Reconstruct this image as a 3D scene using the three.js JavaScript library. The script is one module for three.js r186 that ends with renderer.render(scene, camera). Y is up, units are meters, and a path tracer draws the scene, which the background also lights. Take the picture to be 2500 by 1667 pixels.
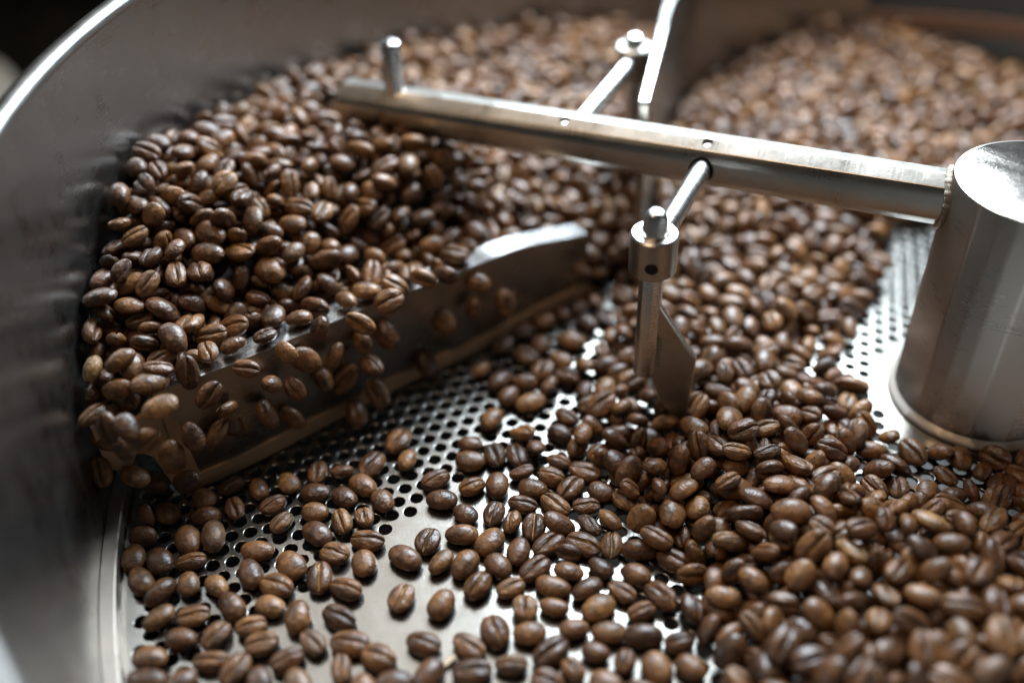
import * as THREE from 'three';
import { mergeGeometries, toCreasedNormals } from 'three/addons/utils/BufferGeometryUtils.js';
import { RectAreaLightUniformsLib } from 'three/addons/lights/RectAreaLightUniformsLib.js';
import { Brush, Evaluator, SUBTRACTION } from 'three-bvh-csg';

// ------------------------------------------------------------------ camera, light, exposure
const scene = new THREE.Scene();
const FPX = 2447.7, PITCH = 39.386 * Math.PI / 180, ROLL = 2.0729 * Math.PI / 180, CAMH = 0.24;
const W0 = 2500, H0 = 1667;
const camera = new THREE.PerspectiveCamera(2 * Math.atan(H0 / 2 / FPX) * 180 / Math.PI, 1024 / 682, 0.01, 30);
const FWD = new THREE.Vector3(0, -Math.sin(PITCH), -Math.cos(PITCH));
const R0 = new THREE.Vector3(1, 0, 0), D0 = new THREE.Vector3().crossVectors(FWD, R0);
const RIGHT = R0.clone().multiplyScalar(Math.cos(ROLL)).addScaledVector(D0, Math.sin(ROLL));
const DOWN = D0.clone().multiplyScalar(Math.cos(ROLL)).addScaledVector(R0, -Math.sin(ROLL));
const EYE = new THREE.Vector3(0, CAMH, 0);
camera.position.copy(EYE);
camera.quaternion.setFromRotationMatrix(new THREE.Matrix4().makeBasis(RIGHT, DOWN.clone().negate(), FWD.clone().negate()));
camera.focus = 0.308;
camera.userData.fStop = 2.7;
scene.background = new THREE.Color().setRGB(0.008, 0.008, 0.0075);

const renderer = new THREE.WebGLRenderer({ antialias: true });
renderer.toneMapping = THREE.LinearToneMapping;
renderer.toneMappingExposure = 0.84;
renderer.shadowMap.enabled = true;
RectAreaLightUniformsLib.init();

function lampPanel(name, label, [x, y, z], target, w, h, color, intensity, glow) {
  const g = new THREE.Group();
  g.name = name; g.userData = { label, category: 'lamp' };
  g.position.set(x, y, z);
  g.up.set(0, 1, 0); g.lookAt(...target);           // +z of the group towards the target
  const housing = new THREE.Mesh(new THREE.BoxGeometry(w + 0.06, h + 0.06, 0.05), new THREE.MeshStandardMaterial({ color: 0x8a8a88, roughness: 0.6 }));
  housing.name = 'housing'; housing.position.z = -0.03; g.add(housing);
  const diff = new THREE.Mesh(new THREE.PlaneGeometry(w, h), new THREE.MeshStandardMaterial({ color: 0xffffff, emissive: color, emissiveIntensity: glow, roughness: 0.9 }));
  diff.name = 'light_diffuser'; diff.position.z = 0.001; g.add(diff);
  const l = new THREE.RectAreaLight(color, intensity, w, h);
  l.position.z = 0.004; l.rotation.y = Math.PI;      // shines along +z of the group
  g.add(l); scene.add(g);
  return g;
}
lampPanel('work_lamp', 'cool white light panel close above the back of the tray', [0.145, 0.34, -0.59], [0.12, 0, -0.42], 0.27, 0.28, new THREE.Color().setRGB(0.78, 0.90, 1.0), 47.0, 0.4);
lampPanel('ceiling_lamp', 'wide neutral white ceiling light panel high behind the tray', [-0.08, 1.5, -1.15], [0, 0, -0.25], 1.0, 0.95, new THREE.Color().setRGB(1.0, 0.97, 0.93), 2.1, 0.4);
lampPanel('ceiling_lamp_001', 'small warm light panel overhead on the plow side', [-0.36, 1.3, -0.05], [0, 0, -0.27], 0.5, 0.36, new THREE.Color().setRGB(1.0, 0.73, 0.49), 9.5, 0.4);

// ------------------------------------------------------------------ helpers
function rng(seed) { let a = seed >>> 0; return () => { a = (a + 0x6D2B79F5) | 0; let t = Math.imul(a ^ (a >>> 15), 1 | a); t = (t + Math.imul(t ^ (t >>> 7), 61 | t)) ^ t; return ((t ^ (t >>> 14)) >>> 0) / 4294967296; }; }
const rand = rng(20240611);
const gauss = () => Math.sqrt(-2 * Math.log(1 - rand())) * Math.cos(6.2831853 * rand());
const V3 = (x, y, z) => new THREE.Vector3(x, y, z);
function at(px, py, h = 0) {                          // photo pixel -> point at height h
  const v = RIGHT.clone().multiplyScalar((px - W0 / 2) / FPX).addScaledVector(DOWN, (py - H0 / 2) / FPX).add(FWD);
  return EYE.clone().addScaledVector(v, (h - CAMH) / v.y);
}
function pix(p) { const q = p.clone().sub(EYE), z = q.dot(FWD); return [W0 / 2 + FPX * q.dot(RIGHT) / z, H0 / 2 + FPX * q.dot(DOWN) / z, z]; }
const used = {};
function numbered(n) { if (!(n in used)) { used[n] = 0; return n; } used[n]++; return `${n}_${String(used[n]).padStart(3, '0')}`; }
function mesh(name, geo, mat, parent) {
  const m = new THREE.Mesh(geo, mat); m.name = name; m.castShadow = m.receiveShadow = true; parent.add(m); return m;
}
function thing(name, label, category, group) {
  const g = new THREE.Group(); g.name = numbered(name); g.userData = { label, category }; if (group) g.userData.group = group; scene.add(g); return g;
}
// periodic value noise
function noiseTex(w, h, fn, srgb = false, rep = [1, 1]) {
  const d = new Uint8Array(w * h * 4);
  for (let y = 0; y < h; y++) for (let x = 0; x < w; x++) {
    const c = fn(x / w, y / h, x, y), o = (y * w + x) * 4;
    const rgb = typeof c === 'number' ? [c, c, c] : c;
    for (let k = 0; k < 3; k++) d[o + k] = Math.max(0, Math.min(255, Math.round(rgb[k] * 255)));
    d[o + 3] = 255;
  }
  const t = new THREE.DataTexture(d, w, h, THREE.RGBAFormat);
  t.wrapS = t.wrapT = THREE.RepeatWrapping; t.magFilter = THREE.LinearFilter; t.minFilter = THREE.LinearMipmapLinearFilter; t.generateMipmaps = true;
  if (srgb) t.colorSpace = THREE.SRGBColorSpace;
  t.repeat.set(...rep); t.needsUpdate = true; return t;
}
function valueNoise(seed, nx, ny) {
  const r = rng(seed), a = Float32Array.from({ length: nx * ny }, () => r());
  return (u, v) => {
    const x = ((u % 1) + 1) % 1 * nx, y = ((v % 1) + 1) % 1 * ny, i = Math.floor(x), j = Math.floor(y);
    const f = x - i, g = y - j, s = f * f * (3 - 2 * f), t = g * g * (3 - 2 * g);
    const p = (k, l) => a[((l % ny) + ny) % ny * nx + ((k % nx) + nx) % nx];
    return (p(i, j) * (1 - s) + p(i + 1, j) * s) * (1 - t) + (p(i, j + 1) * (1 - s) + p(i + 1, j + 1) * s) * t;
  };
}
function fbm(seed, nx, ny, oct = 4) {
  const n = Array.from({ length: oct }, (_, k) => valueNoise(seed + k * 7, nx << k, ny << k));
  return (u, v) => { let s = 0, a = 0.5, t = 0; for (const f of n) { s += a * f(u, v); t += a; a *= 0.55; } return s / t; };
}

// ------------------------------------------------------------------ steel
const nGrain = fbm(11, 64, 64, 3), nSmear = fbm(12, 5, 5, 4), nLine = valueNoise(13, 6, 256), nLine2 = valueNoise(14, 14, 128);
const texBrushed = noiseTex(512, 512, (u, v) => 0.6 * nLine(u, v) + 0.4 * nLine2(u, v));
const texGrain = noiseTex(512, 512, (u, v) => nGrain(u + 0.15 * v, v));
const texSteelRough = noiseTex(512, 512, (u, v) => 0.55 + 0.35 * nSmear(u, v) + 0.14 * (nLine(u, v) - 0.5) + 0.08 * (nGrain(u, v) - 0.5));
const rSpeck = rng(77), specks = Array.from({ length: 420 }, () => [rSpeck(), rSpeck(), 0.0012 + 0.0035 * rSpeck() ** 3, rSpeck()]);
const speckMap = new Float32Array(512 * 512);
for (const [u, v, r, s] of specks) { const R = Math.ceil(r * 512) + 1, cx = u * 512, cy = v * 512; for (let y = -R; y <= R; y++) for (let x = -R; x <= R; x++) { const d = Math.hypot(x, y) / (r * 512); if (d < 1) { const k = ((Math.floor(cy + y) + 512) % 512) * 512 + (Math.floor(cx + x) + 512) % 512; speckMap[k] = Math.max(speckMap[k], (1 - d * d) * (0.35 + 0.65 * s)); } } }
const texDust = noiseTex(512, 512, (u, v, x, y) => { const s = speckMap[y * 512 + x], m = nSmear(u, v) - 0.5; return [0.9 - 0.45 * s + 0.12 * m, 0.89 - 0.55 * s + 0.12 * m, 0.87 - 0.62 * s + 0.12 * m]; }, true);
function steel({ color = [0.60, 0.595, 0.58], rough = 0.4, bump = texBrushed, bumpScale = 3e-5, rep = [20, 20], dust = false, aniso = 0 } = {}) {
  const cl = (t) => { const c = t.clone(); c.repeat.set(...rep); c.needsUpdate = true; return c; };
  const m = new THREE.MeshPhysicalMaterial({ metalness: 1, roughness: rough / 0.72 });
  m.color.setRGB(...color); m.roughnessMap = cl(texSteelRough); m.bumpMap = cl(bump); m.bumpScale = bumpScale;
  if (dust) m.map = cl(texDust);
  if (aniso) m.anisotropy = aniso;
  return m;
}
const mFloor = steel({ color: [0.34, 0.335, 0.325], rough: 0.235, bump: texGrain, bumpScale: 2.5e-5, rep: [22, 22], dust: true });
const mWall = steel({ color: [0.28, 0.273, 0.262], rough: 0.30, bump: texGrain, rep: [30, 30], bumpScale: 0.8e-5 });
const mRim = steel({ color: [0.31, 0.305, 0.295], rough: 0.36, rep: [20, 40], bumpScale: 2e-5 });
const mLedge = steel({ color: [0.46, 0.41, 0.36], rough: 0.55, bump: texGrain, rep: [20, 20], bumpScale: 5e-5 });
const mArm = steel({ color: [0.64, 0.63, 0.61], rough: 0.32, bump: texGrain, rep: [24, 24], bumpScale: 1.5e-5, dust: true });
const mHub = steel({ color: [0.46, 0.415, 0.37], rough: 0.31, rep: [14, 22], bumpScale: 1.5e-5 });
const mCap = steel({ color: [0.38, 0.36, 0.34], rough: 0.20, bump: texGrain, rep: [20, 20], bumpScale: 3e-5, dust: true });
const mRod = steel({ color: [0.64, 0.62, 0.6], rough: 0.28, rep: [20, 20], bumpScale: 1.5e-5 });
const mBlade = steel({ color: [0.36, 0.35, 0.335], rough: 0.30, rep: [14, 14], bumpScale: 3e-5, dust: true });
const mLip = steel({ color: [0.64, 0.63, 0.62], rough: 0.25, rep: [14, 14], bumpScale: 2e-5 });
const mWeld = steel({ color: [0.30, 0.255, 0.21], rough: 0.42, bump: texGrain, rep: [30, 30], bumpScale: 8e-5 });
const mBlack = new THREE.MeshStandardMaterial({ roughness: 0.42, metalness: 0.4 }); mBlack.color.setRGB(0.012, 0.012, 0.012);
const mTan = new THREE.MeshStandardMaterial({ roughness: 0.6, bumpMap: texGrain, bumpScale: 5e-5 }); mTan.color.setRGB(0.36, 0.215, 0.12);  // steel lip and end flange: warm reflected light painted in as tan
const mPan = new THREE.MeshStandardMaterial({ roughness: 0.6, metalness: 0.7 }); mPan.color.setRGB(0.22, 0.21, 0.20);
const mGateBrown = new THREE.MeshStandardMaterial({ roughness: 0.55 }); mGateBrown.color.setRGB(0.16, 0.075, 0.04);
const mGateDark = new THREE.MeshStandardMaterial({ roughness: 0.8 }); mGateDark.color.setRGB(0.045, 0.042, 0.04);

// ------------------------------------------------------------------ the cooling tray
const HUB = new THREE.Vector2(0.1593, -0.2539), TR = 0.290, TH = 0.12, LEDGE_R = 0.2855, LEDGE_H = 0.006;
const tray = thing('cooling_tray', 'round stainless steel cooling tray with perforated floor and tall smooth wall', 'tray');
tray.position.set(HUB.x, 0, HUB.y);
const PITCHH = 0.0058, HOLE_R = 0.00213, SHEET = 0.0013;
const LAT0 = new THREE.Vector2(-0.03734, -0.19905), LATA = -0.22362338;
function hasHole(x, z) {
  const r = Math.hypot(x - HUB.x, z - HUB.y);
  if (r < 0.0345 || r > 0.2815) return false;
  const e1 = 0.68 * x + 0.733 * z > -0.1745;           // plain sheet beyond the slanting edge of the perforation
  const e2 = (x - 0.0165) * 0.859 - (z + 0.2068) * 0.513 < -0.003;
  return !(e1 && e2 && z > -0.245);
}
{
  const P = [], N = [], U = [], I = [];
  const vert = (x, y, z, nx, ny, nz) => { P.push(x - HUB.x, y, z - HUB.y); N.push(nx, ny, nz); U.push(x, -z); return P.length / 3 - 1; };
  const ca = Math.cos(LATA), sa = Math.sin(LATA), SEG = 18;
  const hexR = PITCHH / Math.sqrt(3), BEV = 0.00022;
  for (let j = -120; j <= 120; j++) for (let i = -120; i <= 120; i++) {
    const u = (i + j / 2) * PITCHH, v = j * Math.sqrt(3) / 2 * PITCHH;
    const x = LAT0.x + u * ca - v * sa, z = LAT0.y + u * sa + v * ca;
    const rr = Math.hypot(x - HUB.x, z - HUB.y);
    if (rr > TR + 0.001) continue;
    const corner = (k) => { const a = LATA + Math.PI / 6 + k * Math.PI / 3; return [x + hexR * Math.cos(a), z + hexR * Math.sin(a)]; };
    if (!hasHole(x, z)) {
      const c = vert(x, 0, z, 0, 1, 0), ring = [];
      for (let k = 0; k < 6; k++) { const [a, b] = corner(k); ring.push(vert(a, 0, b, 0, 1, 0)); }
      for (let k = 0; k < 6; k++) I.push(c, ring[(k + 1) % 6], ring[k]);
      continue;
    }
    const hex = [], top = [], bev = [], wt = [], wb = [];
    for (let k = 0; k < SEG; k++) {
      const a = LATA + Math.PI / 6 + k * 2 * Math.PI / SEG, c = Math.cos(a), s = Math.sin(a);
      const t = k * 6 / SEG, e = Math.floor(t), fr = t - e, A = corner(e), B = corner(e + 1);
      hex.push(vert(A[0] * (1 - fr) + B[0] * fr, 0, A[1] * (1 - fr) + B[1] * fr, 0, 1, 0));
      top.push(vert(x + (HOLE_R + BEV) * c, 0, z + (HOLE_R + BEV) * s, 0, 1, 0));
      bev.push(vert(x + HOLE_R * c, -BEV, z + HOLE_R * s, -0.7 * c, 0.7, -0.7 * s));
      wt.push(vert(x + HOLE_R * c, -BEV, z + HOLE_R * s, -c, 0, -s));
      wb.push(vert(x + HOLE_R * c, -SHEET, z + HOLE_R * s, -c, 0, -s));
    }
    for (let k = 0; k < SEG; k++) {
      const l = (k + 1) % SEG;
      I.push(hex[k], top[k], hex[l], top[k], top[l], hex[l]);
      I.push(top[k], bev[k], top[l], bev[k], bev[l], top[l]);
      I.push(wt[k], wb[k], wt[l], wb[k], wb[l], wt[l]);
    }
  }
  const g = new THREE.BufferGeometry();
  g.setAttribute('position', new THREE.Float32BufferAttribute(P, 3)); g.setAttribute('normal', new THREE.Float32BufferAttribute(N, 3)); g.setAttribute('uv', new THREE.Float32BufferAttribute(U, 2)); g.setIndex(I);
  mesh('perforated_floor', g, mFloor, tray).userData.label = 'perforated steel sheet with staggered round holes and one plain wedge';
}
function revolve(pts, seg = 128, a0 = 0, len = Math.PI * 2) {      // uv in metres
  const g = new THREE.LatheGeometry(pts.map((p) => new THREE.Vector2(p[0], p[1])), seg, a0, len), n = pts.length, R = Math.max(...pts.map((p) => p[0])), uv = g.attributes.uv;
  const L = [0]; for (let k = 1; k < n; k++) L.push(L[k - 1] + Math.hypot(pts[k][0] - pts[k - 1][0], pts[k][1] - pts[k - 1][1]));
  for (let i = 0; i <= seg; i++) for (let k = 0; k < n; k++) uv.setXY(i * n + k, i / seg * len * R, L[k]);
  return g;
}
const lathe = (pts, seg, a0, len) => toCreasedNormals(revolve(pts, seg, a0, len), 0.7);
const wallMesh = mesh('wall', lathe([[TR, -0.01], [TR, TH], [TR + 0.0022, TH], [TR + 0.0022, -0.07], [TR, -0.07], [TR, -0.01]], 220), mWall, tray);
{
  const pts = []; const rr = 0.0032, cx = TR + 0.0026, cy = TH + 0.0012;
  for (let k = 0; k <= 20; k++) { const a = k / 20 * Math.PI * 2; pts.push([cx + rr * Math.cos(a), cy + rr * 0.9 * Math.sin(a)]); }
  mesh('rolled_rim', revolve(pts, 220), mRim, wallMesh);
}
mesh('ledge_ring', lathe([[TR - 0.0002, 0.0002], [LEDGE_R, 0.0002], [LEDGE_R, LEDGE_H - 0.0005], [LEDGE_R + 0.0005, LEDGE_H], [TR - 0.0002, LEDGE_H]], 180, Math.PI / 2 + 104 * Math.PI / 180, 292 * Math.PI / 180), mLedge, tray);
{
  const g = new THREE.CircleGeometry(TR, 64); g.rotateX(-Math.PI / 2); g.translate(0, -0.068, 0); mesh('bottom_pan', g, mPan, tray);
}
// discharge gate let into the far wall
{
  const arc = (r0, r1, y0, y1, a0, a1) => { const g = lathe([[r1, y0], [r0, y0], [r0, y1], [r1, y1], [r1, y0]], 24, a0, a1 - a0); return g; };
  const D = Math.PI / 180, th = (deg) => Math.PI / 2 + deg * D;    // lathe angle for compass angle deg
  const gate = mesh('gate_panel', arc(TR - 0.0018, TR - 0.0002, 0.026, 0.095, th(46), th(82)), mGateDark, wallMesh);
  gate.userData.label = 'dark discharge gate panel on the far wall';
  mesh('gate_lip', arc(TR - 0.0042, TR - 0.002, 0.0155, 0.0245, th(46), th(82)), mGateBrown, gate).userData.label = 'brown lip along the bottom of the gate';
  mesh('gate_opening', arc(TR - 0.0012, TR - 0.0002, 0.0065, 0.0150, th(46), th(82)), mPan, gate);
}

// ------------------------------------------------------------------ the agitator: hub, arm, posts, blades
const AX = V3(-0.899, 0, -0.438).normalize(), PR = V3(-0.438, 0, 0.899).normalize();   // along the arm, across it
const ARM_H = 0.0745, ARM_R = 0.0087, HUB_R = 0.0261, HUB_H = 0.085, ARM_L = 0.2445;
const armY = (s) => ARM_H - 0.0287 * s, AX3 = AX.clone().setY(-0.0287).normalize();    // the arm sags a little towards its end
const agitator = thing('agitator', 'brushed steel agitator with thick hub, long round arm, posts and curved plow blades', 'agitator');
agitator.position.set(HUB.x, 0, HUB.y);
const loc = (s, y, q) => V3(0, 0, 0).addScaledVector(AX, s).addScaledVector(PR, q).setY(y);   // s along arm, q across, from hub axis
const hub = mesh('hub', lathe([[0.0275, 0.0006], [0.0275, 0.0028], [HUB_R + 0.0002, 0.0036]].slice(2).concat([[HUB_R, 0.004], [HUB_R, HUB_H - 0.0012], [HUB_R - 0.0004, HUB_H - 0.0004], [HUB_R - 0.0014, HUB_H], [HUB_R - 0.003, HUB_H - 0.0002]]), 96), mHub, agitator);
mesh('hub_cap', lathe([[HUB_R - 0.0014, HUB_H - 0.0003], [HUB_R - 0.0016, HUB_H + 0.0001], [HUB_R - 0.003, HUB_H + 0.0004], [0.0001, HUB_H + 0.0006]], 96), mCap, hub);
mesh('base_ring', lathe([[HUB_R - 0.001, 0.0004], [0.0283, 0.0004], [0.0283, 0.0013], [0.0278, 0.0019], [HUB_R - 0.001, 0.0038]], 96), mLedge, hub);
function rodGeo(a, b, r, seg = 32, dome = 0) {           // rod from a to b; dome rounds the b end
  const L = a.distanceTo(b), pts = [[0.00001, 0], [r - 0.0003, 0], [r, 0.0003]];
  if (dome) { for (let k = 0; k <= 8; k++) { const t = k / 8 * Math.PI / 2; pts.push([Math.max(1e-5, r * Math.cos(t)), L - dome + dome * Math.sin(t)]); } }
  else pts.push([r, L - 0.0003], [r - 0.0003, L], [0.00001, L]);
  const g = revolve(pts, seg);
  g.applyQuaternion(new THREE.Quaternion().setFromUnitVectors(V3(0, 1, 0), b.clone().sub(a).normalize())); g.translate(a.x, a.y, a.z);
  return toCreasedNormals(g, 0.7);
}
const S1 = 0.1012, S2 = 0.1520, Q1 = 0.0578, Q2 = -0.0698, SPEG = 0.2215;
let armGeo;
{
  const q = new THREE.Quaternion().setFromUnitVectors(V3(0, 1, 0), AX3);
  const ev = new Evaluator(); ev.useGroups = false;
  const body = revolve([[0.00001, 0], [ARM_R, 0], [ARM_R, ARM_L - HUB_R - 0.001 + 0.0015], [ARM_R - 0.0008, ARM_L - HUB_R + 0.0015], [0.00001, ARM_L - HUB_R + 0.0015]], 96);
  body.applyQuaternion(q); const o = loc(HUB_R - 0.0015, armY(HUB_R), 0); body.translate(o.x, o.y, o.z);
  let b = new Brush(toCreasedNormals(body, 0.6)); b.updateMatrixWorld();
  const cut = (from, to, r) => { const c = new THREE.CylinderGeometry(r, r, from.distanceTo(to), 28); c.applyQuaternion(new THREE.Quaternion().setFromUnitVectors(V3(0, 1, 0), to.clone().sub(from).normalize())); const m = from.clone().add(to).multiplyScalar(0.5); c.translate(m.x, m.y, m.z); const k = new Brush(c.toNonIndexed()); k.updateMatrixWorld(); b = ev.evaluate(b, k, SUBTRACTION); };
  cut(loc(S1, armY(S1), 0.002), loc(S1, armY(S1), 0.02), 0.0043);
  cut(loc(S2, armY(S2), -0.002), loc(S2, armY(S2), -0.02), 0.0043);
  cut(loc(S1, armY(S1) + 0.0055, 0.003), loc(S1, armY(S1) + 0.02, 0.0055), 0.0017);
  cut(loc(S2, armY(S2) + 0.0055, 0.003), loc(S2, armY(S2) + 0.02, 0.0055), 0.0017);
  armGeo = b.geometry;
}
const arm = mesh('arm', armGeo, mArm, agitator);
for (const s of [S1, S2]) {
  const a = loc(s, armY(s) + 0.004, 0.0028), b = loc(s, armY(s) + 0.0069, 0.0033);
  const g = rodGeo(a, b, 0.0013, 12); mesh('set_screw', g, mRod, arm);
}
{ // weld bead: rippled fillet round the joint of arm and hub
  const P = [], I = [], U = [], n = 240, m = 10;
  for (let i = 0; i <= n; i++) {
    const t = i / n * Math.PI * 2, w = (ARM_R + 0.0002) * Math.sin(t), y = armY(HUB_R) + (ARM_R + 0.0002) * Math.cos(t);
    const s = Math.sqrt(HUB_R * HUB_R - w * w), c = loc(s + 0.0004, y, w);
    const out = loc(0, 0, 0).addScaledVector(PR, Math.sin(t)).add(V3(0, Math.cos(t), 0));
    const ph = (i / n * 30) % 1, rip = 0.00105 + 0.00016 * Math.sqrt(Math.abs(Math.sin(ph * Math.PI))) + 0.00008 * Math.sin(i * 0.37);
    for (let k = 0; k <= m; k++) { const a = k / m * Math.PI * 2, p = c.clone().addScaledVector(out, rip * Math.cos(a)).addScaledVector(AX, rip * 1.15 * Math.sin(a)); P.push(p.x, p.y, p.z); U.push(i / n, k / m); }
  }
  for (let i = 0; i < n; i++) for (let k = 0; k < m; k++) { const a = i * (m + 1) + k, b = a + m + 1; I.push(a, b, a + 1, b, b + 1, a + 1); }
  const g = new THREE.BufferGeometry(); g.setAttribute('position', new THREE.Float32BufferAttribute(P, 3)); g.setAttribute('uv', new THREE.Float32BufferAttribute(U, 2)); g.setIndex(I); g.computeVertexNormals();
  mesh('weld_bead', g, mWeld, arm);
}
mesh('arm_peg', rodGeo(loc(SPEG, 0.006, 0.001), loc(SPEG, 0.0960, 0.001), 0.0037, 28, 0.0022), mRod, agitator);
function ringGeo(r0, r1, h) { const e = 0.0006; return lathe([[r0, -h / 2 + e], [r0 + e, -h / 2], [r1 - e, -h / 2], [r1, -h / 2 + e], [r1, h / 2 - e], [r1 - e, h / 2], [r0 + e, h / 2], [r0, h / 2 - e], [r0, -h / 2 + e]], 48); }
function postAssembly(s, q, top, bottom) {
  const c = loc(s, armY(s), q);
  const sgn = Math.sign(q);
  const rod = mesh('cross_rod', rodGeo(loc(s, armY(s), sgn * 0.003), loc(s, armY(s), q - sgn * 0.0062), 0.0034, 28), mRod, agitator);
  const rg = ringGeo(0.0041, 0.0072, 0.0135); rg.translate(c.x, armY(s) - 0.001, c.z);
  mesh('collar', rg, mArm, rod);
  if (q > 0) {
    const dir = V3(-0.2, -0.1, 1).normalize(), o = c.clone().setY(armY(s) - 0.0022);
    mesh('set_screw', rodGeo(o.clone().addScaledVector(dir, 0.0045), o.clone().addScaledVector(dir, 0.00745), 0.0020, 24), mBlack, rod);
  }
  const post = mesh('paddle_post', rodGeo(V3(c.x, bottom, c.z), V3(c.x, top, c.z), 0.0037, 32, 0.0042), mRod, agitator);
  return [post, c];
}
function sheet(poly, origin, du, th, bev = 0.0003) {      // plate: polygon of [u along du, y], thickness across
  const sh = new THREE.Shape(poly.map((p) => new THREE.Vector2(...p)));
  const g = new THREE.ExtrudeGeometry(sh, { depth: th - 2 * bev, bevelEnabled: true, bevelSize: bev, bevelThickness: bev, bevelSegments: 2, curveSegments: 16 });
  g.translate(0, 0, -th / 2 + bev);
  const dv = V3(0, 1, 0), dn = new THREE.Vector3().crossVectors(du, dv);
  g.applyMatrix4(new THREE.Matrix4().makeBasis(du, dv, dn)); g.translate(origin.x, origin.y, origin.z);
  return g;
}
{
  const [post, c] = postAssembly(S1, Q1, 0.0853, 0.0233);
  const tip = at(1672, 1045, 0.001).sub(V3(HUB.x, 0, HUB.y)), du = tip.clone().sub(c).setY(0), L = du.length(); du.normalize();
  mesh('paddle_blade', sheet([[0.002, 0.0250], [L * 0.35, 0.0150], [L, 0.0008], [L + 0.0006, 0.0325], [L - 0.001, 0.0345], [0.0025, 0.0520]], V3(c.x, 0, c.z), du, 0.0026, 0.0006), mArm, post).userData.label = 'small slanting paddle blade';
  const wb = []; for (let k = 0; k < 9; k++) { const s = new THREE.SphereGeometry(0.0011, 10, 8); s.scale(1, 0.9, 1); const p = c.clone().addScaledVector(du, 0.0037); s.translate(p.x + 0.0003, 0.028 + k * 0.0014, p.z + 0.0008); wb.push(s); }
  mesh('post_weld', mergeGeometries(wb), mWeld, post);
  const [post2] = postAssembly(S2, Q2, 0.0808, 0.015);
}
// a curved upright sheet along a plan curve with its own height at each point
function curvedSheet(pts, n, th, y0, lean = 0) {           // pts [x, z, h] in world; hub-local geometry
  const cv = new THREE.CatmullRomCurve3(pts.map((p) => V3(p[0] - HUB.x, p[2], p[1] - HUB.y)), false, 'centripetal');
  const P = [], I = [], U = []; let len = 0, prev = null;
  const row = [];
  for (let i = 0; i <= n; i++) {
    const p = cv.getPoint(i / n), t = cv.getTangent(i / n), nrm = V3(-t.z, 0, t.x).normalize(); if (prev) len += Math.hypot(p.x - prev.x, p.z - prev.z); prev = p;
    row.push({ p, nrm, len });
  }
  const M = 6, add = (side) => {
    const base = P.length / 3;
    for (const { p, nrm, len } of row) for (let k = 0; k <= M; k++) { const f = k / M, y = y0 + (p.y - y0) * f, o = side * th / 2 + lean * f; P.push(p.x + nrm.x * o, y, p.z + nrm.z * o); U.push(len, y); }
    for (let i = 0; i < n; i++) for (let k = 0; k < M; k++) { const a = base + i * (M + 1) + k, b = a + M + 1; side > 0 ? I.push(a, a + 1, b, b, a + 1, b + 1) : I.push(a, b, a + 1, b, b + 1, a + 1); }
    return base;
  };
  const A = add(1), B = add(-1);
  const strip = (ia, ib) => { const base = P.length / 3; ia.forEach((a, k) => { for (const q of [a, ib[k]]) { P.push(P[q * 3], P[q * 3 + 1], P[q * 3 + 2]); U.push(U[q * 2], U[q * 2 + 1] + (q === a ? 0 : th)); } }); for (let k = 0; k < ia.length - 1; k++) { const a = base + k * 2; I.push(a, a + 1, a + 2, a + 2, a + 1, a + 3); } };
  const line = (o, k) => row.map((_, i) => o + i * (M + 1) + k), col = (o, i) => Array.from({ length: M + 1 }, (_, k) => o + i * (M + 1) + k);
  strip(line(A, M), line(B, M)); strip(line(B, 0), line(A, 0)); strip(col(B, 0), col(A, 0)); strip(col(A, n), col(B, n));
  const g = new THREE.BufferGeometry(); g.setAttribute('position', new THREE.Float32BufferAttribute(P, 3)); g.setAttribute('uv', new THREE.Float32BufferAttribute(U, 2)); g.setIndex(I); g.computeVertexNormals();
  return toCreasedNormals(g, 0.7);
}
// horizontal lip following the same curve: from offset o0 to o1 across, thickness th, at the curve's own height
function lipGeo(pts, n, o0, o1, th, yOf) {
  const cv = new THREE.CatmullRomCurve3(pts.map((p) => V3(p[0] - HUB.x, p[2], p[1] - HUB.y)), false, 'centripetal');
  const P = [], U = [], I = []; let len = 0, prev = null;
  for (let i = 0; i <= n; i++) {
    const p = cv.getPoint(i / n), t = cv.getTangent(i / n), m = V3(-t.z, 0, t.x).normalize(), y = yOf(p.y); if (prev) len += p.distanceTo(prev); prev = p;
    for (const [o, yy] of [[o0, y], [o0, y - th], [o1, y - th], [o1, y]]) { P.push(p.x + m.x * o, yy, p.z + m.z * o); U.push(len, o + yy); }
  }
  for (let i = 0; i < n; i++) for (let k = 0; k < 4; k++) { const a = i * 4 + k, b = i * 4 + (k + 1) % 4; I.push(a, b, a + 4, b, b + 4, a + 4); }
  I.push(0, 2, 1, 0, 3, 2); const e = n * 4; I.push(e, e + 1, e + 2, e, e + 2, e + 3);
  const g = new THREE.BufferGeometry(); g.setAttribute('position', new THREE.Float32BufferAttribute(P, 3)); g.setAttribute('uv', new THREE.Float32BufferAttribute(U, 2)); g.setIndex(I);
  return toCreasedNormals(g, 0.5);
}
const PLOW = [[0.030, -0.3210, 0.0285], [0.0178, -0.3130, 0.0315], [0.0053, -0.3040, 0.0352], [-0.007, -0.2938, 0.0372], [-0.0225, -0.2830, 0.0377], [-0.0446, -0.2682, 0.0388], [-0.0648, -0.2526, 0.0403], [-0.0899, -0.2335, 0.0420], [-0.1075, -0.2225, 0.0430]];
const plow = mesh('plow_blade', curvedSheet(PLOW, 60, 0.0022, 0.0042), mBlade, agitator);
plow.userData.label = 'long curved plow blade pushing the tall heap';
mesh('bottom_lip', curvedSheet(PLOW.map(([x, z]) => [x, z, 0.0062]), 60, 0.0046, 0.0006), mTan, plow).userData.label = 'bottom lip of the plow blade, warm reflected light put into its tan colour';  // bent steel lip; its tan is a painted warm reflection
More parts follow.
